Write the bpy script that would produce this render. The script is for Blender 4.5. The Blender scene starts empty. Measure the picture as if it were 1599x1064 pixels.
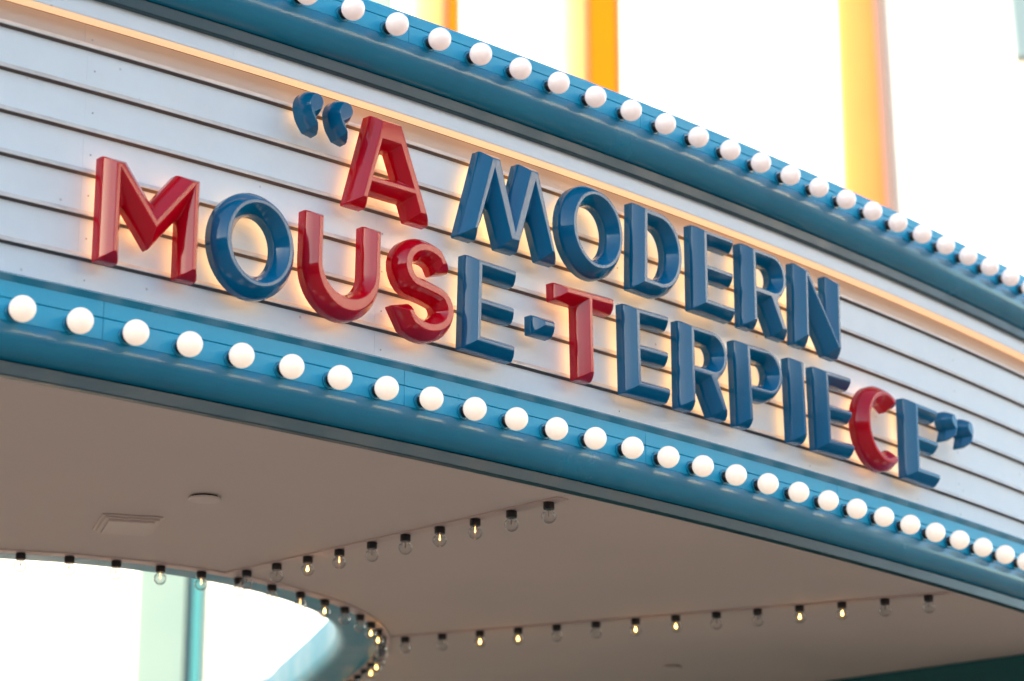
import bpy, bmesh, math, random
from mathutils import Vector, Matrix
random.seed(7)
S = bpy.context.scene
COL = S.collection
PI = math.pi; sin = math.sin; cos = math.cos

# ------------------------------------------------------------------ camera
cam_d = bpy.data.cameras.new('camera'); cam = bpy.data.objects.new('camera', cam_d); COL.objects.link(cam)
S.camera = cam
cam.location = (0, 0, 0)                       # eye of the photographer, 1.6 m above the paving
PITCH = 0.28953
cam.rotation_euler = (PI/2 + PITCH, 0, 0)
cam_d.sensor_width = 36; cam_d.lens = 3966.65*36/1599
cam_d.clip_start = 0.1; cam_d.clip_end = 2000
cam_d.dof.use_dof = True; cam_d.dof.focus_distance = 8.7; cam_d.dof.aperture_fstop = 2.0
cam_d.dof.aperture_blades = 0

# ------------------------------------------------------------------ sky, sun, exposure
SUN_EL = math.radians(13); SUN_AZ = (-0.85, -0.53)           # direction towards the sun (x, y)
w = bpy.data.worlds.new('World'); S.world = w; w.use_nodes = True
nt = w.node_tree; nt.nodes.clear()
sky = nt.nodes.new('ShaderNodeTexSky'); sky.sky_type = 'NISHITA'; sky.sun_disc = False
sky.sun_elevation = SUN_EL; sky.sun_rotation = math.atan2(SUN_AZ[0], SUN_AZ[1]) % (2*PI)
sky.air_density = 1.0; sky.dust_density = 1.6; sky.ozone_density = 1.0
bg = nt.nodes.new('ShaderNodeBackground'); bg.inputs['Strength'].default_value = 0.15
wo = nt.nodes.new('ShaderNodeOutputWorld')
nt.links.new(sky.outputs[0], bg.inputs[0]); nt.links.new(bg.outputs[0], wo.inputs[0])
sd = bpy.data.lights.new('sun', 'SUN'); sun = bpy.data.objects.new('sun', sd); COL.objects.link(sun)
sd.energy = 4.0; sd.angle = math.radians(0.6); sd.color = (1.0, 0.83, 0.62)
n_ = math.hypot(*SUN_AZ)
sv = Vector((SUN_AZ[0]/n_*cos(SUN_EL), SUN_AZ[1]/n_*cos(SUN_EL), sin(SUN_EL)))
sun.rotation_euler = sv.to_track_quat('Z', 'Y').to_euler(); sun.location = (0, 0, 30)
S.view_settings.view_transform = 'Standard'; S.view_settings.look = 'None'
S.view_settings.exposure = 2.1; S.view_settings.gamma = 1.0
S.view_settings.use_curve_mapping = False
S.render.engine = 'CYCLES'
S.cycles.max_bounces = 8; S.cycles.transparent_max_bounces = 16

# ------------------------------------------------------------------ materials
def mat(name, col, rough=.5, metal=0, coat=0, var=0, vscale=8, bump=0, bscale=60, spec=.5, emit=None, es=0):
    m = bpy.data.materials.new(name); m.use_nodes = True
    n = m.node_tree.nodes; l = m.node_tree.links; b = n['Principled BSDF']
    b.inputs['Base Color'].default_value = (*col, 1); b.inputs['Roughness'].default_value = rough
    b.inputs['Metallic'].default_value = metal; b.inputs['Coat Weight'].default_value = coat
    b.inputs['Coat Roughness'].default_value = .06
    b.inputs['Specular IOR Level'].default_value = spec
    tc = n.new('ShaderNodeTexCoord')
    if var:
        nz = n.new('ShaderNodeTexNoise'); nz.inputs['Scale'].default_value = vscale; nz.inputs['Detail'].default_value = 6
        nz.inputs['Roughness'].default_value = .6
        l.new(tc.outputs['Object'], nz.inputs['Vector'])
        mr = n.new('ShaderNodeMapRange'); mr.inputs['From Min'].default_value = .3; mr.inputs['From Max'].default_value = .7
        mr.inputs['To Min'].default_value = 1-var; mr.inputs['To Max'].default_value = 1+var*.5
        l.new(nz.outputs['Fac'], mr.inputs['Value'])
        mx = n.new('ShaderNodeVectorMath'); mx.operation = 'SCALE'; mx.inputs[0].default_value = col
        l.new(mr.outputs[0], mx.inputs['Scale']); l.new(mx.outputs[0], b.inputs['Base Color'])
        r2 = n.new('ShaderNodeMapRange'); r2.inputs['From Min'].default_value = .3; r2.inputs['From Max'].default_value = .7
        r2.inputs['To Min'].default_value = rough*.8; r2.inputs['To Max'].default_value = min(1, rough*1.3)
        l.new(nz.outputs['Fac'], r2.inputs['Value']); l.new(r2.outputs[0], b.inputs['Roughness'])
    if bump:
        nb = n.new('ShaderNodeTexNoise'); nb.inputs['Scale'].default_value = bscale; nb.inputs['Detail'].default_value = 4
        l.new(tc.outputs['Object'], nb.inputs['Vector'])
        bp = n.new('ShaderNodeBump'); bp.inputs['Strength'].default_value = bump; bp.inputs['Distance'].default_value = .002
        l.new(nb.outputs['Fac'], bp.inputs['Height']); l.new(bp.outputs[0], b.inputs['Normal'])
    if emit:
        b.inputs['Emission Color'].default_value = (*emit, 1); b.inputs['Emission Strength'].default_value = es
    return m

def specks(m, dens=9, amount=.5, tint=(.25, .17, .13)):
    """small dirt specks scattered over a pale painted board"""
    n = m.node_tree.nodes; l = m.node_tree.links; b = n['Principled BSDF']
    tc = n.new('ShaderNodeTexCoord')
    v = n.new('ShaderNodeTexVoronoi'); v.inputs['Scale'].default_value = dens; v.inputs['Randomness'].default_value = 1
    l.new(tc.outputs['Object'], v.inputs['Vector'])
    r = n.new('ShaderNodeMapRange'); r.inputs['From Min'].default_value = .02; r.inputs['From Max'].default_value = .06
    r.inputs['To Min'].default_value = amount; r.inputs['To Max'].default_value = 0
    l.new(v.outputs['Distance'], r.inputs['Value'])
    mx = n.new('ShaderNodeMix'); mx.data_type = 'RGBA'
    old = b.inputs['Base Color'].links[0].from_socket
    l.new(r.outputs[0], mx.inputs['Factor']); l.new(old, mx.inputs[6]); mx.inputs[7].default_value = (*tint, 1)
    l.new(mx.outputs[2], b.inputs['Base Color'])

M = {}
M['white'] = mat('white_board_paint', (.78, .85, .875), .42, var=.07, vscale=2.5, bump=.1, bscale=9); specks(M['white'])
M['fascia'] = mat('white_fascia_paint', (.78, .85, .88), .4, var=.04, vscale=3); specks(M['fascia'], 7)
M['cove_shade'] = mat('shade_toned_board_paint', (.60, .54, .50), .5, var=.05, vscale=3); specks(M['cove_shade'], 7, .7)  # board white darkened and warmed: recess shade and lamp glow in the colour
M['gap'] = mat('dark_joint', (.12, .09, .08), .8)
M['screw'] = mat('painted_screw', (.42, .44, .46), .5, metal=.4)
M['rail'] = mat('clear_track_plastic', (.70, .67, .62), .35, metal=.15, var=.18, vscale=14)
M['teal'] = mat('bright_blue_band_paint', (.0, .37, .58), .34, var=.07, vscale=3.5, bump=.08, bscale=14, spec=.4)
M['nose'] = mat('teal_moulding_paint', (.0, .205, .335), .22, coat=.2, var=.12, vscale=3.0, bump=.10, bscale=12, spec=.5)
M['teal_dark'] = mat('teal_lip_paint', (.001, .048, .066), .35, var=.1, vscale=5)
M['ring'] = mat('oculus_teal_paint', (.0, .30, .42), .40, spec=.22, var=.06, vscale=2)
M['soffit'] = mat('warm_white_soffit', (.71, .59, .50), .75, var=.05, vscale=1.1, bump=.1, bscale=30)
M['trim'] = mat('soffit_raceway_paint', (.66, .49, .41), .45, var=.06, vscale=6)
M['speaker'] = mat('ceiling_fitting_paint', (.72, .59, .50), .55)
M['black'] = mat('black_socket', (.012, .010, .010), .4)
M['red'] = mat('red_plastic', (.56, .001, .012), .10, coat=.15, var=.05, vscale=5, bump=.05, bscale=22, spec=.4)
M['blue'] = mat('blue_plastic', (.0, .130, .262), .10, coat=.15, var=.06, vscale=5, bump=.05, bscale=22, spec=.4)
M['halo'] = mat('warm_led_halo', (.8, .6, .4), .6, emit=(1.0, .54, .23), es=.60)
M['led'] = mat('warm_led_strip', (.8, .6, .4), .6, emit=(1.0, .55, .30), es=.22)
M['globe_low'] = mat('lit_frosted_glass', (.85, .79, .73), .2, coat=.4, emit=(1.0, .76, .56), es=.16)
M['globe_up'] = mat('dim_frosted_glass', (.85, .78, .75), .2, coat=.4, emit=(1.0, .72, .60), es=.10)
M['concrete'] = mat('concrete_paving', (.38, .29, .225), .85, var=.12, vscale=.6, bump=.3, bscale=8)
M['stucco'] = mat('cream_stucco', (.80, .76, .70), .85, var=.04, vscale=2, bump=.4, bscale=40)
M['yellow'] = mat('yellow_paint', (.80, .33, .12), .5, var=.05, vscale=2)
M['orange'] = mat('orange_paint', (.80, .115, .0), .7, var=.05, vscale=2, spec=.1)
M['gold'] = mat('gold_paint', (.80, .165, .05), .7, var=.06, vscale=2, spec=.2)
M['redorange'] = mat('red_orange_paint', (.62, .07, .01), .5)
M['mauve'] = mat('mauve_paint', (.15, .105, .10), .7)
M['mint'] = mat('mint_paint', (.15, .235, .225), .5, var=.04, vscale=1)
M['aqua'] = mat('aqua_paint', (.03, .20, .23), .5)
M['bluegrey'] = mat('blue_grey_paint', (.10, .16, .20), .6)
M['deepteal'] = mat('deep_teal_wall_paint', (.0, .10, .10), .6, var=.08, vscale=1)
M['low_bounce'] = mat('dark_low_bounce_paint', (.10, .06, .05), .85, var=.2, vscale=2)  # dark so the added reflector block gives little fill below its band
M['reflector'] = mat('pale_reflector_paint', (.82, .80, .78), .85)  # bright face of the added reflector block
M['window'] = mat('dark_window_glass', (.03, .035, .04), .08, spec=.8)
M['blocker'] = mat('dark_blocker_paint', (.16, .13, .11), .85, var=.1, vscale=.6)  # dark walls of the added unseen blocks

def bulb_glass():
    m = bpy.data.materials.new('clear_bulb_glass'); m.use_nodes = True
    n = m.node_tree.nodes; l = m.node_tree.links; n.clear()
    o = n.new('ShaderNodeOutputMaterial'); t = n.new('ShaderNodeBsdfTransparent'); t.inputs[0].default_value = (.93, .93, .92, 1)
    g = n.new('ShaderNodeBsdfGlossy'); g.inputs['Roughness'].default_value = .03
    lw = n.new('ShaderNodeLayerWeight'); lw.inputs['Blend'].default_value = .28
    mr = n.new('ShaderNodeMapRange'); mr.inputs['To Min'].default_value = .03; mr.inputs['To Max'].default_value = .6
    l.new(lw.outputs['Fresnel'], mr.inputs['Value'])
    x = n.new('ShaderNodeMixShader'); l.new(mr.outputs[0], x.inputs[0]); l.new(t.outputs[0], x.inputs[1]); l.new(g.outputs[0], x.inputs[2])
    l.new(x.outputs[0], o.inputs[0]); return m
M['clear'] = bulb_glass()
M['fil_on'] = mat('glowing_filament', (.9, .6, .2), .5, emit=(1.0, .50, .10), es=4.0)
M['fil_dim'] = mat('fading_filament', (.9, .6, .2), .5, emit=(1.0, .45, .14), es=1.5)
M['fil_off'] = mat('cold_filament', (.45, .40, .36), .35, metal=.5)

# ------------------------------------------------------------------ helpers
def link(name, me, m=None, parent=None, smooth=None):
    if m and not me.materials: me.materials.append(m)
    o = bpy.data.objects.new(name, me); COL.objects.link(o)
    if parent: o.parent = parent
    if smooth is not None:
        for p in me.polygons: p.use_smooth = True
        me.set_sharp_from_angle(angle=math.radians(smooth))
    return o
def empty(name, loc=(0, 0, 0), rz=0, label=None, cat=None, group=None):
    o = bpy.data.objects.new(name, None); COL.objects.link(o); o.location = loc; o.rotation_euler = (0, 0, rz)
    o.empty_display_size = .1
    tag(o, label, cat, group); return o
def tag(o, label=None, cat=None, group=None, kind=None):
    if label: o['label'] = label
    if cat: o['category'] = cat
    if group: o['group'] = group
    if kind: o['kind'] = kind
    return o
def mesh(name, v, f):
    me = bpy.data.meshes.new(name); me.from_pydata([tuple(x) for x in v], [], f); me.update(); return me
def fixn(me):
    bm = bmesh.new(); bm.from_mesh(me); bmesh.ops.recalc_face_normals(bm, faces=bm.faces); bm.to_mesh(me); bm.free(); return me
def box(name, x0, x1, y0, y1, z0, z1, bev=0):
    bm = bmesh.new(); bmesh.ops.create_cube(bm, size=1)
    for v in bm.verts:
        v.co = Vector(((x0+x1)/2+v.co.x*(x1-x0), (y0+y1)/2+v.co.y*(y1-y0), (z0+z1)/2+v.co.z*(z1-z0)))
    if bev: bmesh.ops.bevel(bm, geom=bm.edges[:], offset=bev, segments=2, affect='EDGES')
    me = bpy.data.meshes.new(name); bm.to_mesh(me); bm.free(); return me
def lathe(name, prof, n=32, axis='Z'):
    """prof: list of (r, h); revolve about local axis"""
    v = []; f = []
    for r, h in prof:
        for i in range(n):
            a = 2*PI*i/n
            v.append((r*cos(a), r*sin(a), h) if axis == 'Z' else (r*cos(a), h, r*sin(a)))
    for j in range(len(prof)-1):
        for i in range(n):
            k = (i+1) % n
            f.append((j*n+i, j*n+k, (j+1)*n+k, (j+1)*n+i))
    if prof[0][0] > 1e-6: f.append(tuple(reversed(range(n))))
    if prof[-1][0] > 1e-6: f.append(tuple((len(prof)-1)*n+i for i in range(n)))
    me = mesh(name, v, f); bm = bmesh.new(); bm.from_mesh(me)
    bmesh.ops.remove_doubles(bm, verts=bm.verts, dist=1e-6); bmesh.ops.recalc_face_normals(bm, faces=bm.faces)
    bm.to_mesh(me); bm.free(); return me

# the marquee front is an arc round a vertical axis
AX, AY = -15.6528, 24.8843
def P(R, th, z): return Vector((AX+R*sin(th), AY-R*cos(th), z))
def th_of(s): return .78+s/22.65
def arc(name, prof, t0, t1, step=.012, closed=True):
    """sweep a closed (R, z) profile along the arc, ends capped"""
    n = max(2, int(math.ceil((t1-t0)/step))); k = len(prof); v = []; f = []
    for i in range(n+1):
        th = t0+(t1-t0)*i/n
        for R, z in prof: v.append(P(R, th, z))
    m = k if closed else k-1
    for i in range(n):
        for j in range(m):
            j2 = (j+1) % k
            f.append((i*k+j, i*k+j2, (i+1)*k+j2, (i+1)*k+j))
    if closed:
        f.append(tuple(range(k))); f.append(tuple(n*k+j for j in reversed(range(k))))
    return fixn(mesh(name, v, f))
T0, T1 = .50, 1.16

# ------------------------------------------------------------------ ground and surroundings
g = link('ground', box('ground', -400, 400, -400, 400, -2.2, -1.6), M['concrete']); tag(g, kind='structure')

# ------------------------------------------------------------------ marquee
mq = empty('theatre_marquee', (AX, AY, -1.6), 0,
           'curved theatre marquee with white letter board between two blue mouldings', 'marquee')
def part(name, me, m, smooth=35, lab=None, parent=mq):
    o = link(name, me, m, None, smooth)
    o.parent = parent
    o.matrix_parent_inverse = Matrix.Translation(-Vector(parent.location))
    if lab: o['label'] = lab
    return o
RB = 22.605
# core wall that carries the boards (dark in the joints)
part('backing_wall', arc('backing_wall', [(22.30, 2.10), (RB-.016, 2.10), (RB-.016, 3.158), (RB-.040, 3.158), (RB-.040, 3.50), (22.30, 3.50)], T0, T1), M['gap'])
# seams of the boards every 1.155 m
def seams(s0, pitch):
    out = [T0]; k = -10
    while k < 14:
        t = th_of(s0+k*pitch)
        if T0+.01 < t < T1-.01: out.append(t)
        k += 1
    return out+[T1]
bs = seams(.1805, 1.154)
rails = [3.158, 3.018, 2.880, 2.742, 2.604, 2.466]
edges = [3.253]+rails+[2.30]
for r in range(7):
    ztop = edges[r] - (0.0 if r == 0 else .0045); zbot = edges[r+1] + .004
    for i in range(len(bs)-1):
        a = bs[i]+.00001; b = bs[i+1]-.00001
        c = .0015
        q = RB-.024 if r == 0 else RB
        me = arc('sign_board', [(q-.012, zbot), (q-c, zbot), (q, zbot+c), (q, ztop-c), (q-c, ztop), (q-.012, ztop)], a, b)
        part('sign_board', me, M['cove_shade'] if r == 0 else M['white'])
screw_m = lathe('screw_head', [(.0032, 0), (.0032, .0008), (.002, .0014), (0, .0016)], 10)
for r_, zz in enumerate([3.205, 3.09, 2.95, 2.81, 2.675, 2.535, 2.40]):
    for i in range(len(bs)-1):
        for off in (.0012,):
            thx = bs[i]+off
            if thx < T1 and (bs[i+1]-bs[i]) > .03:
                o = part('screw_head', screw_m, M['screw'])
                o.matrix_parent_inverse = Matrix.Translation(-Vector(mq.location))
                o.location = P(RB-(.024 if r_ == 0 else 0), thx, zz); o.rotation_euler = (PI/2, 0, thx)
for z in rails:
    # slanting grey track with a lip that shades the joint below
    me = arc('letter_rail', [(RB+.001, z+.018), (RB+.006, z+.018), (RB+.012, z+.006), (RB+.017, z+.004), (RB+.017, z+.0005), (RB+.001, z+.0005)], T0, T1)
    part('letter_rail', me, M['rail'])
    me = arc('rail_recess', [(RB-.010, z+.0003), (RB+.013, z+.0003), (RB+.004, z-.005), (RB-.010, z-.005)], T0, T1)
    part('rail_recess', me, M['gap'])
# upper white fascia, recessed warm strip under it
us = seams(-.46, 1.154)
for i in range(len(us)-1):
    part('fascia_board', arc('fascia_board', [(22.625, 3.249), (22.648, 3.246), (22.650, 3.248), (22.650, 3.36), (22.625, 3.36)], us[i]+.00001, us[i+1]-.00001), M['fascia'])
part('cove_lamp', arc('cove_lamp', [(RB-.023, 3.262), (RB-.023, 3.254), (22.6255, 3.246), (22.6465, 3.2455), (22.6465, 3.2475), (22.624, 3.2485), (22.624, 3.262)], T0, T1), M['led'], lab='warm glowing strip lamp under the white fascia')

def moulding(zt, zj, zc, zs, zb, lip, Rf=22.73):
    """bands above and below the bulb line, rolled bullnose, flat strip under it"""
    ss = seams(-.945, 1.154)
    for i in range(len(ss)-1):
        a, b = ss[i]+.00004, ss[i+1]-.00004
        e = .0016
        # upper band with its top cap
        ztop = zt
        prof = [(Rf-.02, zj+e*.6), (Rf-e, zj+e*.6), (Rf, zj+e*1.6), (Rf, ztop-.008), (Rf-.008, ztop), (Rf-.02, ztop)]
        part('upper_band_panel', arc('upper_band_panel', prof, a, b), M['teal'])
        prof = [(Rf-.02, zc+e*.5), (Rf-e, zc+e*.5), (Rf, zc+e*1.2), (Rf, zj-e*1.6), (Rf-e, zj-e*.6), (Rf-.02, zj-e*.6)]
        part('bulb_band_panel', arc('bulb_band_panel', prof, a, b), M['teal'])
    # bullnose: an arc from slightly proud to well under
    a0, a1 = math.radians(22), math.radians(-72); h = zc-zs
    r = h/(sin(a0)-sin(a1)); cz = zc-r*sin(a0); cR = Rf-r*cos(a0)+.0005
    pr = [(cR+r*cos(a0+(a1-a0)*k/18), cz+r*sin(a0+(a1-a0)*k/18)) for k in range(19)]
    Rend = pr[-1][0]
    prof = [(Rf-.10, zc-.0005)]+pr+[(Rf-.10, zs)]
    part('bullnose_moulding', arc('bullnose_moulding', prof, T0, T1, .006), M['nose'], 20)
    # flat strip
    prof = [(Rend-.03, zb), (Rend-.004, zb), (Rend, zb+.003), (Rend, zs-.005), (Rend-.004, zs-.002), (Rend-.03, zs-.002)]
    part('drip_strip', arc('drip_strip', prof, T0, T1), M['teal_dark'])
    part('moulding_core', arc('moulding_core', [(22.52, zb+.012), (Rend-.006, zb+.012), (Rf-.099, zs+.004), (Rf-.012, zc+.003), (Rf-.012, zt-.004), (22.52, zt-.004)], T0, T1), M['gap'])
    if lip:
        part('ledge_lip', arc('ledge_lip', [(22.607, zt-.004), (Rf-.002, zt-.018), (Rf+.001, zt-.018), (Rf+.014, zt-.001), (Rf+.014, zt+.003), (Rf+.011, zt+.005), (22.607, zt+.007)], T0, T1), M['nose'])
moulding(3.580, 3.537, 3.472, 3.350, 3.306, False)
moulding(2.320, 2.250, 2.180, 2.077, 2.031, True)
part('roof_cap', arc('roof_cap', [(22.28, 3.56), (22.722, 3.56), (22.722, 3.583), (22.28, 3.583)], T0, T1), M['teal'])

# ------------------------------------------------------------------ soffit with the oval opening
ZS = 2.034
RC = Vector((-2.76, 11.60))
ringm = [(-1.905, 9.688), (-1.734, 9.749), (-1.569, 9.835), (-1.412, 9.924), (-1.268, 10.040), (-1.133, 10.157), (-1.013, 10.291), (-0.911, 10.457), (-0.816, 10.620), (-0.740, 10.773), (-0.680, 10.938), (-0.639, 11.107), (-0.610, 11.298), (-0.599, 11.495), (-0.604, 11.692), (-0.622, 11.891), (-0.644, 12.071), (-0.679, 12.245), (-0.721, 12.421), (-0.765, 12.607), (-0.820, 12.799), (-0.936, 13.231), (-1.077, 13.734), (-1.248, 14.388), (-1.509, 15.193), (-1.962, 15.998), (-2.717, 16.602), (-3.622, 16.703), (-4.528, 16.099), (-5.232, 14.992), (-5.534, 13.483), (-5.333, 11.974), (-4.729, 10.766), (-3.924, 10.012), (-3.119, 9.679), (-2.465, 9.609)]
RC = Vector((-3.02, 13.18))
pol = sorted([(math.atan2(y-RC.y, x-RC.x), math.hypot(x-RC.x, y-RC.y)) for x, y in ringm])
pol = [(pol[-1][0]-2*PI, pol[-1][1])]+pol+[(pol[0][0]+2*PI, pol[0][1])]
def ring_r(a):
    a = (a+PI) % (2*PI)-PI
    for i in range(len(pol)-1):
        if pol[i][0] <= a <= pol[i+1][0]:
            k = (a-pol[i][0])/(pol[i+1][0]-pol[i][0]); return pol[i][1]*(1-k)+pol[i+1][1]*k
_N = 360
_raw = [ring_r(2*PI*i/_N) for i in range(_N)]
for _ in range(40): _raw = [(_raw[i-1]+2*_raw[i]+_raw[(i+1) % _N])/4 for i in range(_N)]
def ring_pt(i, dr, z):
    a = 2*PI*i/_N; r = _raw[i % _N]; p = Vector((RC.x+r*cos(a), RC.y+r*sin(a)))
    a2 = 2*PI*(i+1)/_N; a0 = 2*PI*(i-1)/_N; r2 = _raw[(i+1) % _N]; r0 = _raw[(i-1) % _N]
    t = Vector((r2*cos(a2)-r0*cos(a0), r2*sin(a2)-r0*sin(a0))).normalized()
    q = p+Vector((t.y, -t.x))*dr
    return (q.x, q.y, z)
RIM = -.020                                     # opening edge lies just inside the bulb line
def soffit_mesh():
    bm = bmesh.new(); Ro, Ri = 22.64, 12.6
    nA = 60; outer = [P(Ro, T0+(T1-T0)*i/nA, ZS) for i in range(nA+1)]
    inner = [P(Ri, T1-(T1-T0)*i/nA, ZS) for i in range(nA+1)]
    vs = [bm.verts.new(p) for p in outer+inner]
    es = [bm.edges.new((vs[i], vs[(i+1) % len(vs)])) for i in range(len(vs))]
    hv = [bm.verts.new(ring_pt(i, RIM, ZS)) for i in range(_N)]
    es += [bm.edges.new((hv[i], hv[(i+1) % _N])) for i in range(_N)]
    bmesh.ops.triangle_fill(bm, edges=es, use_beauty=True)
    r = bmesh.ops.extrude_face_region(bm, geom=bm.faces[:])
    for v in [g for g in r['geom'] if isinstance(g, bmesh.types.BMVert)]: v.co.z += .10
    bmesh.ops.recalc_face_normals(bm, faces=bm.faces)
    me = bpy.data.meshes.new('soffit'); bm.to_mesh(me); bm.free(); return me
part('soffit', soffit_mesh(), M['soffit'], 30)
def ring_sweep(name, prof):
    v = []; f = []; k = len(prof)
    for i in range(_N):
        for dr, z in prof: v.append(ring_pt(i, dr, z))
    for i in range(_N):
        for j in range(k):
            j2 = (j+1) % k; i2 = (i+1) % _N
            f.append((i*k+j, i*k+j2, i2*k+j2, i2*k+j))
    return fixn(mesh(name, v, f))
pr = [(RIM+.002, ZS+.001)]+[(RIM-.14-.06*sin(t*PI/2/8), ZS+.001+.06*(1-cos(t*PI/2/8))) for t in range(9)]
part('oculus_moulding', ring_sweep('oculus_moulding', pr+[(RIM-.201, 2.215), (RIM-.190, 2.240), (RIM-.17, 2.25), (RIM-.02, 2.25), (RIM+.002, 2.125)]), M['ring'], 25)
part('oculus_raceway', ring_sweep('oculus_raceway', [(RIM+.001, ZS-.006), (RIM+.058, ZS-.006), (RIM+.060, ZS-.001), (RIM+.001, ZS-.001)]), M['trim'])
# canopy roof above the soffit
def strip_box(name, a, b, wd, h, z):
    a = Vector(a); b = Vector(b); d = (b-a).normalized(); n = Vector((-d.y, d.x))
    pts = [a-n*wd/2, b-n*wd/2, b+n*wd/2, a+n*wd/2]
    v = [(p.x, p.y, z) for p in pts]+[(p.x, p.y, z+h) for p in pts]
    return fixn(mesh(name, v, [(0, 1, 2, 3), (4, 5, 6, 7), (0, 1, 5, 4), (1, 2, 6, 5), (2, 3, 7, 6), (3, 0, 4, 7)]))
A0, A1 = Vector((0.131, 8.822)), Vector((-1.065, 10.041))
B0, B1 = Vector((-0.491, 11.579)), Vector((1.755, 10.567))
dA = (A1-A0).normalized(); dB = (B1-B0).normalized()
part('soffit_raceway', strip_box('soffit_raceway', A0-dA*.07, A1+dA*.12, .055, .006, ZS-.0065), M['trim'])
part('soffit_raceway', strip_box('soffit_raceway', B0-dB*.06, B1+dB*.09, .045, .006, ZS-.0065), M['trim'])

# ceiling fittings
def fitting(name, label, cat, x, y, me_list, rz=0):
    t = empty(name, (x, y, ZS), rz, label, cat)
    for nm, me, m in me_list: link(nm, me, m, t, 40)
    return t
fitting('ceiling_speaker', 'small round flat disc on the soffit, the nearer one above the square vent', 'speaker', -1.085, 8.753,
        [('mounting_ring', lathe('mounting_ring', [(.047, -.001), (.047, -.008)], 40), M['black']),
         ('cover_disc', lathe('cover_disc', [(.056, -.008), (.056, -.013), (.053, -.016), (.02, -.018), (0, -.018)], 40), M['speaker'])])
fitting('ceiling_speaker', 'small round disc on the soffit far back, beyond the lower string of clear bulbs', 'speaker', 0.788, 12.436,
        [('mounting_ring', lathe('mounting_ring', [(.040, -.001), (.040, -.008)], 40), M['black']),
         ('cover_disc', lathe('cover_disc', [(.048, -.008), (.048, -.013), (.045, -.016), (0, -.018)], 40), M['speaker'])])
vr = math.atan2(8.978-9.248, -1.478+1.558)
vx, vy = -1.419, 9.186
fitting('ceiling_vent', 'square stepped air vent cover on the soffit above the opening', 'vent', vx, vy,
        [('vent_frame', box('vent_frame', -.14, .14, -.112, .112, -.007, -.001, .002), M['speaker']),
         ('vent_step', box('vent_step', -.128, .128, -.100, .100, -.0145, -.0075, .002), M['speaker']),
         ('vent_plate', box('vent_plate', -.112, .112, -.085, .085, -.023, -.015, .002), M['speaker'])], vr)

# ------------------------------------------------------------------ side wall of the theatre under the marquee
def wall_between(name, a, b, thick, z0, z1):
    return strip_box(name, a, b, thick, z1-z0, z0)
wd_ = Vector((2.432-1.559, 11.994-12.843)).normalized()
wa = Vector((1.569, 12.922))-wd_*2.8; wb_ = Vector((2.447, 12.068))+wd_*.40
nn = Vector((-wd_.y, wd_.x))
if nn.y < 0: nn = -nn
o = link('theatre_side_wall', wall_between('theatre_side_wall', wa+nn*.15, wb_+nn*.15, .3, -1.6, ZS-.004), M['deepteal'])
tag(o, 'deep teal wall meeting the soffit at the lower right corner', 'wall')

# ------------------------------------------------------------------ letters
def offset_ring(pts, dv, dh, diag=False):
    """inset a loop (material on the left); sharp corners are mitred, smooth runs follow the mean normal"""
    def dist(n):
        return abs(n.x)*dv+abs(n.y)*dh if diag else math.sqrt((n.x*dv)**2+(n.y*dh)**2)
    n = len(pts); out = []
    for i in range(n):
        p0, p, p1 = Vector(pts[i-1]), Vector(pts[i]), Vector(pts[(i+1) % n])
        e0 = (p-p0).normalized(); e1 = (p1-p).normalized()
        n0 = Vector((-e0.y, e0.x)); n1 = Vector((-e1.y, e1.x))
        cr = n0.x*n1.y-n0.y*n1.x
        if n0.dot(n1) > .88:
            m = (n0+n1).normalized(); out.append(p+m*dist(m)/m.dot(n0)); continue
        a = p.dot(n0)+dist(n0); b = p.dot(n1)+dist(n1)
        out.append(Vector(((a*n1.y-b*n0.y)/cr, (n0.x*b-n1.x*a)/cr)))
    return out
def round_ring(pts, base, rad, k=5):
    """replace sharp corners by k points; which corners is decided on the base polygon"""
    n = len(pts); out = []
    for i in range(n):
        b0, b, b1 = Vector(base[i-1]), Vector(base[i]), Vector(base[(i+1) % n])
        t = (b-b0).angle(b1-b)
        p0, p, p1 = pts[i-1], pts[i], pts[(i+1) % n]
        if t < math.radians(28): out.append(p); continue
        u = (p0-p); v = (p1-p); c = min(rad*math.tan(t/2), u.length*.4, v.length*.4)
        a = p+u.normalized()*c; e = p+v.normalized()*c
        for j in range(k):
            s = j/(k-1); out.append(a*(1-s)**2+p*2*s*(1-s)+e*s*s)
    return out
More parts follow.
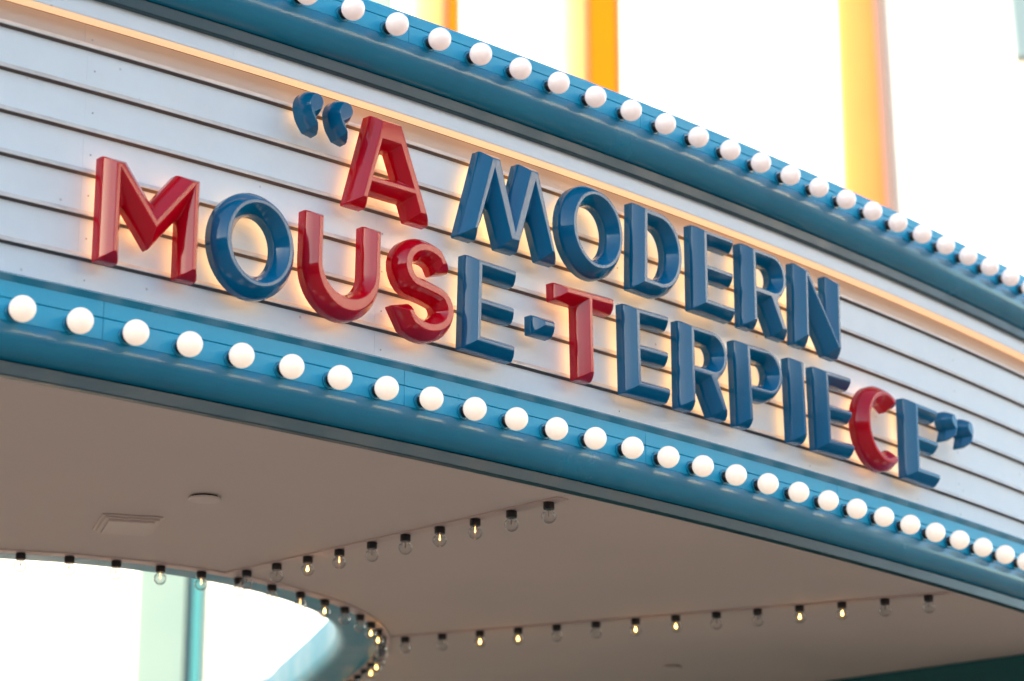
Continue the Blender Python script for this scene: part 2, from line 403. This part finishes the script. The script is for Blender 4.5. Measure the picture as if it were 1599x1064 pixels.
def letter_mesh(name, loops, dv, dh, diag=False, wall=.036, dome=.045):
    """loops: outer CCW, holes CW, in metres (x right, z up). Local y = -depth (towards the viewer)"""
    rings = [(0, 0, .006), (0, .0245, .007), (.022, .0295, .007), (.075, .0350, .0065), (.15, .0400, .006), (.27, .0462, .0055)]
    prof = []
    for t, y, r in rings: prof.append((t, y*wall/.036, r))
    for t in (.42, .6, .82): prof.append((t, wall+dome*(t*.98), max(.0015, .005*(1-t))))
    prof += [(.87, wall+dome*.852, .001), (.905, wall+dome*.876, .001), (.93, wall+dome*.884, .0008), (1.0, wall+dome*.886, .0008)]
    bm = bmesh.new(); caps = {0: [], len(prof)-1: []}
    for L in loops:
        prev = None
        for k, (t, y, r) in enumerate(prof):
            R = round_ring(offset_ring(L, dv*t, dh*t, diag), L, r)
            vs = [bm.verts.new((q.x, -y, q.y)) for q in R]
            if prev:
                for i in range(len(vs)):
                    j = (i+1) % len(vs)
                    bm.faces.new((prev[i], prev[j], vs[j], vs[i]))
            if k in caps:
                for i in range(len(vs)):
                    j = (i+1) % len(vs)
                    e = bm.edges.get((vs[i], vs[j])) or bm.edges.new((vs[i], vs[j])); caps[k].append(e)
            prev = vs
    for k in caps: bmesh.ops.triangle_fill(bm, edges=caps[k], use_beauty=True)
    bmesh.ops.recalc_face_normals(bm, faces=bm.faces)
    me = bpy.data.meshes.new(name); bm.to_mesh(me); bm.free()
    for p in me.polygons: p.use_smooth = True
    me.set_sharp_from_angle(angle=math.radians(34))
    return me
def halo_mesh(name, loops):
    bm = bmesh.new(); es = []
    for L in loops:
        R = offset_ring(L, .019, .019); vs = [bm.verts.new((q.x, .0085, q.y)) for q in R]
        es += [bm.edges.new((vs[i], vs[(i+1) % len(vs)])) for i in range(len(vs))]
    bmesh.ops.triangle_fill(bm, edges=es)
    r = bmesh.ops.extrude_face_region(bm, geom=bm.faces[:])
    for v in [g for g in r['geom'] if isinstance(g, bmesh.types.BMVert)]: v.co.y -= .0075
    bmesh.ops.recalc_face_normals(bm, faces=bm.faces)
    me = bpy.data.meshes.new(name); bm.to_mesh(me); bm.free(); return me

H = .34; SW = .0775
def ell(cx, cz, rx, rz, a0, a1, n):
    return [(cx+rx*cos(math.radians(a0+(a1-a0)*i/n)), cz+rz*sin(math.radians(a0+(a1-a0)*i/n))) for i in range(n+1)]
def bez(pts, n=14):
    """Catmull-Rom through the points"""
    out = []
    P_ = [Vector(p) for p in pts]; P_ = [P_[0]*2-P_[1]]+P_+[P_[-1]*2-P_[-2]]
    for i in range(1, len(P_)-2):
        for k in range(4):
            t = k/4; a, b, c, d = P_[i-1], P_[i], P_[i+1], P_[i+2]
            out.append(.5*((2*b)+(c-a)*t+(2*a-5*b+4*c-d)*t*t+(3*b-a-3*c+d)*t**3))
    out.append(P_[-2]); return out
def glyph(ch):
    if ch == 'M': return .36, [[(0, 0), (.075, 0), (.075, .2), (.18, .07), (.285, .2), (.285, 0), (.36, 0), (.36, .34), (.272, .34), (.18, .225), (.088, .34), (0, .34)]]
    if ch == 'W': return .48, [[(0, 0), (.086, 0), (.141, .165), (.196, 0), (.286, 0), (.339, .165), (.394, 0), (.48, 0), (.379, .34), (.289, .34), (.2405, .182), (.193, .34), (.101, .34)]]
    if ch == 'A': return .362, [[(0, 0), (.083, 0), (.101, .062), (.243, .062), (.266, 0), (.362, 0), (.224, .34), (.093, .34)],
                                [(.118, .130), (.1441, .225), (.1783, .225), (.2173, .130)]]
    if ch == 'O': return .326, [ell(.163, .17, .163, .178, 0, 360, 44)[:-1], ell(.163, .17, .081, .101, 360, 0, 44)[:-1]]
    if ch == 'U': return .318, [[(0, .34)]+ell(.159, .162, .159, .170, 180, 360, 26)+[(.318, .34), (.318-SW, .34)]+ell(.159, .167, .159-SW, .084, 360, 180, 26)+[(SW, .34)]]
    if ch == 'S':
        c = bez(ell(.146, .238, .088, .072, 4, 232, 9)+[(.148, .172)]+ell(.150, .103, .096, .0725, 50, -178, 9))
        # even spacing along the stroke
        d = [0]
        for i in range(1, len(c)): d.append(d[-1]+(c[i]-c[i-1]).length)
        cc = []; n_s = 48; j = 0
        for i in range(n_s+1):
            t = d[-1]*i/n_s
            while j < len(d)-2 and d[j+1] < t: j += 1
            k = (t-d[j])/(d[j+1]-d[j]); cc.append(c[j].lerp(c[j+1], k))
        c = cc
        L = []; Rr = []
        for i, p in enumerate(c):
            t = (c[min(i+1, len(c)-1)]-c[max(i-1, 0)]).normalized(); n = Vector((-t.y, t.x)); hw = .0405
            L.append(p+n*hw); Rr.append(p-n*hw)
        # travelling from top right to bottom left: left side of travel is the inner side
        keep = [0]+list(range(4, len(c)-4))+[len(c)-1]
        L = [L[i] for i in keep]; Rr = [Rr[i] for i in keep]
        poly = Rr+L[::-1]
        return .291, [[(p[0], p[1]) for p in poly]]
    if ch == 'E': return .236, [[(0, 0), (.236, 0), (.236, .064), (SW, .064), (SW, .138), (.230, .138), (.230, .202), (SW, .202), (SW, .276), (.236, .276), (.236, .34), (0, .34)]]
    if ch == '-': return .104, [[(0, .122), (.104, .122), (.104, .193), (0, .193)]]
    if ch == 'T': return .302, [[(.113, 0), (.190, 0), (.190, .272), (.302, .272), (.302, .34), (0, .34), (0, .272), (.113, .272)]]
    if ch == 'I': return SW, [[(0, 0), (SW, 0), (SW, .34), (0, .34)]]
    if ch == 'D': return .272, [[(0, 0)]+ell(.118, .17, .154, .17, -90, 90, 26)+[(0, .34)],
                                [(SW, .068)][:0]+[(SW, .272)]+ell(.118, .17, .074, .102, 90, -90, 22)+[(SW, .068)]]
    if ch == 'P': return .276, [[(0, 0), (SW, 0), (SW, .118)]+ell(.160, .229, .116, .111, -90, 90, 24)+[(0, .34)],
                                [(SW, .276)]+ell(.158, .229, .038, .047, 90, -90, 16)+[(SW, .182)]]
    if ch == 'R': return .278, [[(0, 0), (SW, 0), (SW, .118), (.122, .118), (.190, 0), (.280, 0), (.214, .134)]+ell(.158, .232, .112, .108, -56, 90, 22)+[(0, .34)],
                                [(SW, .276)]+ell(.155, .232, .036, .044, 90, -90, 16)+[(SW, .188)]]
    if ch == 'N': return .297, [[(0, 0), (SW, 0), (SW, .17), (.215, 0), (.297, 0), (.297, .34), (.2195, .34), (.2195, .165), (.082, .34), (0, .34)]]
    if ch == 'C':
        o_ = ell(.172, .17, .172, .178, 41, 319, 1); i_ = ell(.172, .17, .091, .101, 309, 51, 1)
        return .316, [[o_[0]]+ell(.172, .17, .172, .178, 62, 298, 32)+[o_[1], i_[0]]+ell(.172, .17, .091, .101, 280, 80, 24)+[i_[1]]]
    if ch == 'q':
        return .082, [[(p[0], p[1]) for p in bez([(.050, .008), (.076, .046), (.082, .090), (.068, .123), (.040, .137), (.012, .124), (0, .095), (.010, .066), (.030, .050)])]+[(.010, 0)]]
    if ch == 'Q':
        L = [(p[0], p[1]) for p in bez([(.054, .008), (.082, .048), (.092, .098), (.076, .135), (.046, .150), (.014, .137), (0, .104), (.010, .074), (.032, .056)])]+[(.008, 0)]
        return .092, [[(.092-x, z) for x, z in reversed(L)]]
ZB, ZT = 2.445, 2.845
RBK = 22.650
# (glyph, left edge along the arc, base height, colour, tilt in degrees, kind, label)
line2 = [('M', -2.105, ZB, 'red', 0, 'sign_letter', 'glossy red letter M that starts the lower line of the sign'),
 ('O', -1.6995, ZB, 'blue', 0, 'sign_letter', 'glossy blue letter O between the red M and the red U on the lower line'),
 ('U', -1.340, ZB, 'red', -.6, 'sign_letter', 'glossy red letter U left of the red S on the lower line'),
 ('S', -.985, ZB, 'red', 0, 'sign_letter', 'glossy red letter S with a broad flat ridge, right of the red U'),
 ('E', -.652, ZB, 'blue', -1.6, 'sign_letter', 'blue letter E right of the red S, before the hyphen'),
 ('-', -.323, ZB, 'blue', 1, 'sign_hyphen', 'short blue hyphen block left of the red letter T'),
 ('T', -.211, ZB, 'red', 1.3, 'sign_letter', 'glossy red letter T right of the blue hyphen'),
 ('E', .150, ZB, 'blue', 1.0, 'sign_letter', 'blue letter E right after the red T on the lower line'),
 ('R', .450, ZB, 'blue', 0, 'sign_letter', 'blue letter R on the lower line, left of the blue P'),
 ('P', .792, ZB, 'blue', 1.8, 'sign_letter', 'blue letter P on the lower line between the R and the narrow I'),
 ('I', 1.134, ZB, 'blue', 1.5, 'sign_letter', 'narrow blue letter I on the lower line right of the P'),
 ('E', 1.297, ZB, 'blue', 1.6, 'sign_letter', 'blue letter E left of the red C on the lower line'),
 ('C', 1.578, ZB, 'red', 0, 'sign_letter', 'red letter C near the right end of the lower line'),
 ('E', 1.938, ZB, 'blue', -.6, 'sign_letter', 'last blue letter E, between the red C and the closing quotation marks'),
 ('q', 2.246, 2.660, 'blue', 0, 'quotation_mark', 'blue closing quotation mark touching the last letter E'),
 ('q', 2.382, 2.655, 'blue', 0, 'quotation_mark', 'blue closing quotation mark at the far right end of the wording')]
line1 = [('Q', -1.372, 3.053, 'blue', 0, 'quotation_mark', 'blue opening quotation mark at the far left of the upper line'),
 ('Q', -1.249, 3.053, 'blue', 0, 'quotation_mark', 'blue opening quotation mark just left of the red letter A'),
 ('A', -1.168, ZT, 'red', 0, 'sign_letter', 'glossy red letter A, the only red letter on the upper line'),
 ('W', -.680, ZT, 'blue', 0, 'sign_letter', 'wide blue letter M with splayed legs on the upper line'),
 ('O', -.185, ZT, 'blue', 0, 'sign_letter', 'blue letter O on the upper line between the splayed M and the D'),
 ('D', .190, ZT, 'blue', -1.5, 'sign_letter', 'blue letter D on the upper line above the red T'),
 ('E', .537, ZT, 'blue', 0, 'sign_letter', 'blue letter E on the upper line between the D and the R'),
 ('R', .835, ZT, 'blue', 0, 'sign_letter', 'blue letter R on the upper line left of the final N'),
 ('N', 1.170, ZT, 'blue', -1.0, 'sign_letter', 'blue letter N that ends the upper line of the sign')]
lm = {}
for ch, s, zb, colr, tilt, kind, lab in line1+line2:
    wd, loops = glyph(ch)
    # make sure the windings are outer CCW, holes CW
    def area(L): return sum(L[i-1][0]*L[i][1]-L[i][0]*L[i-1][1] for i in range(len(L)))
    loops = [list(L) for L in loops]
    for k, L in enumerate(loops):
        if (area(L) > 0) != (k == 0): L.reverse()
    if ch not in lm:
        dv, dh = (.0345, .0282)
        if ch == 'W': dv, dh = .040, .034
        if ch == 'N': dv, dh = .0365, .040
        if ch == 'A': dv, dh = .036, .0285
        if ch == 'O': dv, dh = .0375, .0345
        if ch == 'C': dv, dh = .0375, .0335
        if ch == 'S': dv, dh = .0310, .0310
        if ch in 'RPD': dv, dh = .0345, .0285
        if ch in 'qQ': dv, dh = .022, .022
        if ch == '-': dv, dh = .031, .031
        lm[ch] = (letter_mesh('letter_'+kind, loops, dv, dh, ch in 'MN'), halo_mesh('halo', loops))
    thc = th_of(s+wd/2)
    p = P(RBK, thc, zb)
    t = empty(kind, p, 0, lab, 'letter' if kind == 'sign_letter' else 'punctuation')
    t.rotation_euler = (0, math.radians(-tilt), thc)
    me = lm[ch][0].copy(); b = link('letter_body', me, M[colr], t); b.location = (-wd/2, 0, 0)
    wn = b.modifiers.new('wn', 'WEIGHTED_NORMAL'); wn.keep_sharp = True; wn.weight = 80
    for L in loops:
        for i in range(len(L)):
            p0, p1 = L[i-1], L[i]
            if abs(p0[1]) < 1e-6 and abs(p1[1]) < 1e-6 and abs(p1[0]-p0[0]) > .05 and ch != 'q':
                hm = mesh('drain_hole', [((p0[0]+p1[0])/2-wd/2+.0022*cos(k*PI/4), -.020+.0022*sin(k*PI/4), -.0004) for k in range(8)]+[((p0[0]+p1[0])/2-wd/2+.0022*cos(k*PI/4), -.020+.0022*sin(k*PI/4), .001) for k in range(8)],
                          [tuple(range(8)), tuple(range(8, 16))]+[(k, (k+1) % 8, 8+(k+1) % 8, 8+k) for k in range(8)])
                link('drain_hole', fixn(hm), M['black'], t)
    h = link('halo_lamp', lm[ch][1], M['halo'], t); h.location = (-wd/2, 0, 0)

# ------------------------------------------------------------------ frosted globes on the bands
def globe_profile(r=.040, c=.057):
    p = [(.014, .012), (.0165, .017)]
    a0 = math.asin(.0165/r)
    for k in range(15):
        a = PI-a0-(PI-a0)*k/14*1.0
        p.append((r*sin(a) if k < 14 else 0, c+r*cos(a)))
    return p
gl = {k: lathe('globe', globe_profile(), 36) for k in ('low', 'up')}
sock = lathe('socket', [(.0195, .001), (.0195, .019), (.018, .021), (.012, .021)], 28)
flan = lathe('flange', [(.0285, .0005), (.0285, .0025), (.0265, .0045), (.019, .0045)], 32)
def ordn(n):
    names = ['', 'first', 'second', 'third', 'fourth', 'fifth', 'sixth', 'seventh', 'eighth', 'ninth', 'tenth', 'eleventh', 'twelfth', 'thirteenth', 'fourteenth', 'fifteenth', 'sixteenth', 'seventeenth', 'eighteenth', 'nineteenth', 'twentieth']
    if n <= 20: return names[n]
    return 'twenty-'+names[n-20]
def marquee_bulb(th, z, kind, label, group):
    p = P(22.7305, th, z)
    t = empty('marquee_bulb', p, 0, label, 'light bulb', group)
    t.rotation_euler = (PI/2, 0, th)              # local Z points out of the band
    for nm, me, m in (('globe', gl[kind], M['globe_low' if kind == 'low' else 'globe_up']), ('socket', sock, M['black']), ('flange', flan, M['nose'])):
        link(nm, me, m, t, 40)
below = [(0, 'at the left edge'), (1, 'left of the red M'), (2, 'below the red M'), (3, 'below the right leg of the red M'), (4, 'below the first blue O'), (5, 'below the first blue O'), (6, 'below the red U'), (7, 'below the red U'), (8, 'below the red S'), (9, 'below the red S'), (10, 'below the E before the hyphen'), (11, 'below the hyphen'), (12, 'below the red T'), (13, 'below the E after the red T'), (14, 'below the lower R'), (15, 'below the lower R'), (16, 'below the P'), (17, 'below the P'), (18, 'below the I'), (19, 'below the E before the red C'), (20, 'below the red C'), (21, 'below the red C'), (22, 'below the last E'), (23, 'below the last E'), (24, 'below the closing quotation marks'), (25, 'right of the wording'), (26, 'near the right edge')]
bd = dict(below)
for i in range(-7, 38):
    th = .6741085+.00840292*i
    if i == -1 or i < -1: lab = 'frosted bulb on the lower blue band beyond the left edge'
    elif i > 27: lab = 'frosted bulb on the lower blue band beyond the right edge of the view'
    elif i == 27: lab = 'glowing frosted bulb on the lower blue band cut by the right edge of the photo'
    else: lab = 'glowing bulb %s, %s from left on lower band' % (bd[i], ordn(i+1))
    marquee_bulb(th, 2.2065, 'low', lab, 'frosted bulbs along the lower blue band')
for i in range(-12, 32):
    th = .7255626+.0083695*i
    if i < -1: lab = 'frosted bulb on the upper blue band beyond the top edge of the view'
    elif i > 21: lab = 'frosted bulb on the upper blue band beyond the right edge of the view'
    elif i == -1: lab = 'pale frosted bulb on the upper blue band cut by the top edge of the photo'
    else:
        px = [552, 621, 687, 752, 815, 875, 932, 988, 1041, 1093, 1142, 1190, 1237, 1281, 1323, 1364, 1404, 1442, 1478, 1514, 1548, 1581][i]
        wh = ('near the top left of the band' if px < 650 else 'in front of the pale yellow pillar' if px < 720 else 'against the white wall between the pillars' if px < 890 else
              'in front of the broad orange pillar' if px < 980 else 'against the cream wall panel' if px < 1100 else 'against the bright white wall' if px < 1330 else
              'in front of the yellow pillar' if px < 1410 else 'right of the yellow pillar')
        lab = 'pale bulb %s, %s from left on upper band' % (wh, ordn(i+2))
    marquee_bulb(th, 3.4937, 'up', lab, 'frosted bulbs along the upper blue band')

# ------------------------------------------------------------------ clear filament bulbs hanging from the soffit
cg = lathe('glass_envelope', [(.0135, -.026), (.0150, -.031), (.0200, -.036)]+[(.0265*sin(a), -.0505-.0265*cos(a)) for a in [PI-math.asin(.0200/.0265)-(PI-math.asin(.0200/.0265))*k/12*1.0 for k in range(1, 12)]]+[(0, -.077)], 28)
cs = lathe('socket', [(.0185, -.001), (.0200, -.003), (.0200, -.022), (.0185, -.026), (.010, -.026)], 24)
cf_on = lathe('filament', [(0, -.036), (.002, -.037), (.0045, -.045), (.0058, -.052), (.0042, -.057), (0, -.059)], 14)
cf_off = lathe('filament', [(0, -.028), (.0016, -.029), (.0018, -.040), (.0032, -.044), (.0034, -.048), (.0015, -.051), (0, -.052)], 12)
cf_dim = cf_off.copy(); cf_dim.materials.append(M['fil_dim'])
def hang(x, y, st, label, group):
    t = empty('hanging_bulb', (x, y, ZS-.0065), random.uniform(0, 6), label, 'light bulb', group)
    link('socket', cs, M['black'], t, 40); link('glass_envelope', cg, M['clear'], t, 60)
    link('filament', {2: cf_on, 1: cf_dim, 0: cf_off}[st], {2: M['fil_on'], 1: None, 0: M['fil_off']}[st], t, 40)
W = {0: 'unlit', 1: 'faintly glowing', 2: 'lit'}
stA = [0, 0, 1, 1, 0, 0, 1, 2, 0, 0]
for i in range(10):
    p = A0.lerp(A1, i/9)
    hang(p.x, p.y, stA[i], '%s clear bulb, %s from the right on the upper string under the soffit' % (W[stA[i]], ordn(i+1)), 'clear bulbs on the upper diagonal string')
stB = [0, 0, 2, 2, 0, 0, 2, 2, 0, 0, 2, 2, 0, 0]
for i in range(14):
    p = B0.lerp(B1, i/13)
    hang(p.x, p.y, stB[i], '%s clear bulb, %s from the left on the lower long string under the soffit' % (W[stB[i]], ordn(i+1)), 'clear bulbs on the lower long string')
stR = [0, 0, 0, 1, 1, 0, 0, 1, 2, 0, 0, 2, 2, 0, 0, 0, 2, 2, 0, 0, 2, 2, 0]
# walk round the oval at the measured spacing
def ring_xy(a): 
    i = a/(2*PI)*_N; k = int(math.floor(i)); f_ = i-k
    r = _raw[k % _N]*(1-f_)+_raw[(k+1) % _N]*f_
    return Vector((RC.x+r*cos(a), RC.y+r*sin(a)))
a = math.atan2(9.688-RC.y, -1.905-RC.x)
start = a; pts = [ring_xy(a)]; last = pts[0]; total = 0
while True:
    a += .002
    q = ring_xy(a)
    if (q-last).length >= .1835: pts.append(q); last = q
    if a > start+2*PI-.08: break
for i, q in enumerate(pts):
    if i < 23:
        st = stR[i]
        if i < 20: lab = '%s clear bulb, %s round the rim of the opening counted from the left edge' % (W[st], ordn(i+1))
        else: lab = '%s clear bulb on the far rim of the opening, %s before the bottom edge' % (W[st], ordn(24-i))
    else:
        st = 2 if (i % 4) in (0, 1) else 0
        lab = 'clear bulb on the part of the opening rim outside the photo'
    hang(q.x, q.y, st, lab, 'clear bulbs round the rim of the opening')

# ------------------------------------------------------------------ sunlit buildings behind
bld = empty('theatre_building', (2, 31, -1.6), 0, 'tall sunlit cream stucco theatre front with yellow and orange pillars behind the marquee', 'building')
def bp(name, me, m, lab=None, sm=35): return part(name, me, m, sm, lab, bld)
bp('wall', box('wall', -1.55, 9.0, 30.6, 34, -1.6, 17.5), M['stucco'])
# slightly proud textured panel and joints
bp('stucco_panel', box('stucco_panel', 1.42, 2.42, 30.575, 30.60, 1.0, 17.2, .01), M['stucco'])
def pillar(xc, rx, ry, zt, m, name, lab=None):
    n = 20; v = []; f = []
    for z in (-1.6, zt):
        for i in range(n+1):
            a = PI+PI*i/n
            v.append((xc+rx*cos(a), 30.6+ry*sin(a), z))
    for i in range(n): f.append((i, i+1, n+2+i, n+1+i))
    f.append(tuple(range(n+1))); f.append(tuple(n+1+i for i in range(n+1))); f.append((0, n, 2*n+1, n+1))
    bp(name, fixn(mesh(name, v, f)), m, lab)
pillar(-1.09, .255, .10, 16.5, M['yellow'], 'pillar', 'pale yellow rounded pillar')
bp('pillar_edge', box('pillar_edge', -.83, -.70, 30.575, 30.599, -1.6, 16.5, .01), M['orange'], 'orange edge strip')
pillar(.82, .20, .09, 16.5, M['yellow'], 'pillar', 'yellow rounded pillar')
bp('pillar_edge', box('pillar_edge', 1.00, 1.36, 30.57, 30.599, -1.6, 16.5, .01), M['orange'], 'broad orange edge strip')
bp('pillar_edge', box('pillar_edge', 1.365, 1.40, 30.568, 30.599, -1.6, 16.5, .005), M['redorange'], 'thin red orange edge strip')
pillar(4.53, .29, .06, 16.5, M['gold'], 'pillar', 'broad yellow rounded pillar')
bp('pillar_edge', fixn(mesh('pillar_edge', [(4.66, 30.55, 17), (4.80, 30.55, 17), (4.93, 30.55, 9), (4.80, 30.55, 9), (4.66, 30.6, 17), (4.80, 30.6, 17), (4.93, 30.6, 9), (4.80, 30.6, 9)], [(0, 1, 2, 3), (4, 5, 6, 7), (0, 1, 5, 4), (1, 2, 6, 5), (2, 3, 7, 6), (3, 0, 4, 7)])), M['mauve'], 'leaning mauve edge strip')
bp('corner_fin', fixn(mesh('corner_fin', [(6.38, 30.4, 17), (6.53, 30.4, 12.9), (7.2, 30.4, 12.9), (7.2, 30.4, 17), (6.38, 30.6, 17), (6.53, 30.6, 12.9), (7.2, 30.6, 12.9), (7.2, 30.6, 17)], [(0, 1, 2, 3), (4, 5, 6, 7), (0, 1, 5, 4), (1, 2, 6, 5), (2, 3, 7, 6), (3, 0, 4, 7)])), M['bluegrey'], 'blue grey fin in the top right corner')
o = link('mint_side_tower', box('mint_side_tower', -6, -1.85, 36, 40, -1.6, 20), M['mint'], None, 35)
tag(o, 'pale mint tower just showing above the marquee left of the yellow pillar', 'building')
# buildings seen through the opening: a mint column with an aqua edge
col_ = empty('mint_column', (-3.9, 29, -1.6), 0, 'pale mint round column with aqua edge seen through the opening under the soffit', 'column')
def cyl_part(name, x, y, r, z0, z1, m, parent):
    me = lathe(name, [(r, z0), (r, z1)], 40); o = link(name, me, m, None, 35); o.parent = parent
    o.matrix_parent_inverse = Matrix.Translation(-Vector(parent.location)); o.location = (x, y, 0); return o
part('shaft', box('shaft', -4.33, -3.705, 29.0, 29.6, -1.6, 8.4, .07), M['mint'], 35, None, col_)
part('edge_strip', box('edge_strip', -3.70, -3.585, 29.05, 29.6, -1.6, 8.4, .01), M['aqua'], 35, None, col_)
o = link('low_white_building', box('low_white_building', -16, -1.7, 31, 35.5, -1.6, 9.0, .03), M['stucco'], None, 35)
tag(o, 'plain white building glaring in the sun behind the mint column', 'building')
# rounded white awning at the bottom edge
prf = [(0, 2.30), (.85, 2.30), (.92, 2.33), (.95, 2.40), (.92, 2.47), (.80, 2.50), (0, 2.51)]
aw = lathe('white_awning', prf, 56); o = link('white_awning', aw, M['stucco'], None, 30); o.location = (-1.20, 16.4, 0)
tag(o, 'rounded white awning peeping over the bottom edge inside the opening', 'awning')
po = link('pole', lathe('pole', [(.06, -1.6), (.06, 2.31)], 16), M['teal_dark'], o, 35)

# added unseen street blocks; height and dark paint deepen the letter reflections
for i, (x0, x1, y0, hgt) in enumerate([(-33, -14, -27, 11.6), (-13.9, 6, -26, 10.8), (6.1, 23, -27, 11.2)]):
    e = empty('added_street_block', ((x0+x1)/2, y0, -1.6), 0, 'unseen block added across the street to darken the letter reflections', 'building', 'added blocks across the street')
    part('wall', box('wall', x0, x1, y0-10, y0, -1.6, hgt), M['blocker'], 35, None, e)
    part('cornice', box('cornice', x0-.1, x1+.1, y0+.002, y0+.35, hgt-.6, hgt+.15), M['stucco'], 35, None, e)
    n = int((x1-x0)/3.2)
    for k in range(n):
        cx = x0+(k+.5)*(x1-x0)/n
        for z0, z1 in ((-1.0, 1.6), (3.0, 4.9), (6.4, 8.2)):
            part('window', box('window', cx-.9, cx+.9, y0+.003, y0+.06, z0, z1), M['window'], 35, None, e)

e = empty('added_sun_block', (-40, -10, -1.6), 0, 'unseen block added on the left to keep low sun off the marquee', 'building')  # unseen block added to keep direct sun off the letters
part('wall', box('wall', -50, -34, -34, 2, -1.6, 13.5), M['blocker'], 35, None, e)
part('cornice', box('cornice', -50, -33.6, -34.3, 2.3, 13.5, 14.1), M['stucco'], 35, None, e)
for k in range(8):
    for z0, z1 in ((-1.0, 1.8), (3.6, 5.8), (7.6, 9.8)):
        part('window', box('window', -33.99, -33.93, -32+k*4.2, -30+k*4.2, z0, z1), M['window'], 35, None, e)

e = empty('added_reflector_block', (30, 6, -1.6), 0, 'unseen reflector block added on the right for the letter ridge highlights', 'building')  # unseen block added to throw sunlight onto the letter ridges
part('wall', box('wall', 24, 34, -9, 17, -1.6, 9.2), M['low_bounce'], 35, None, e)
part('reflector_band', box('reflector_band', 24.3, 34, -8.8, 16.8, 9.2, 13.0), M['reflector'], 35, None, e)  # pale band sized for the ridge reflections
part('cornice', box('cornice', 23.6, 34, -9.3, 17.3, 13.0, 13.4), M['low_bounce'], 35, None, e)
for k in range(6):
    for z0, z1 in ((-1.0, 1.8), (3.6, 5.2)):
        part('window', box('window', 23.93, 23.99, -8+k*4.2, -6+k*4.2, z0, z1), M['window'], 35, None, e)
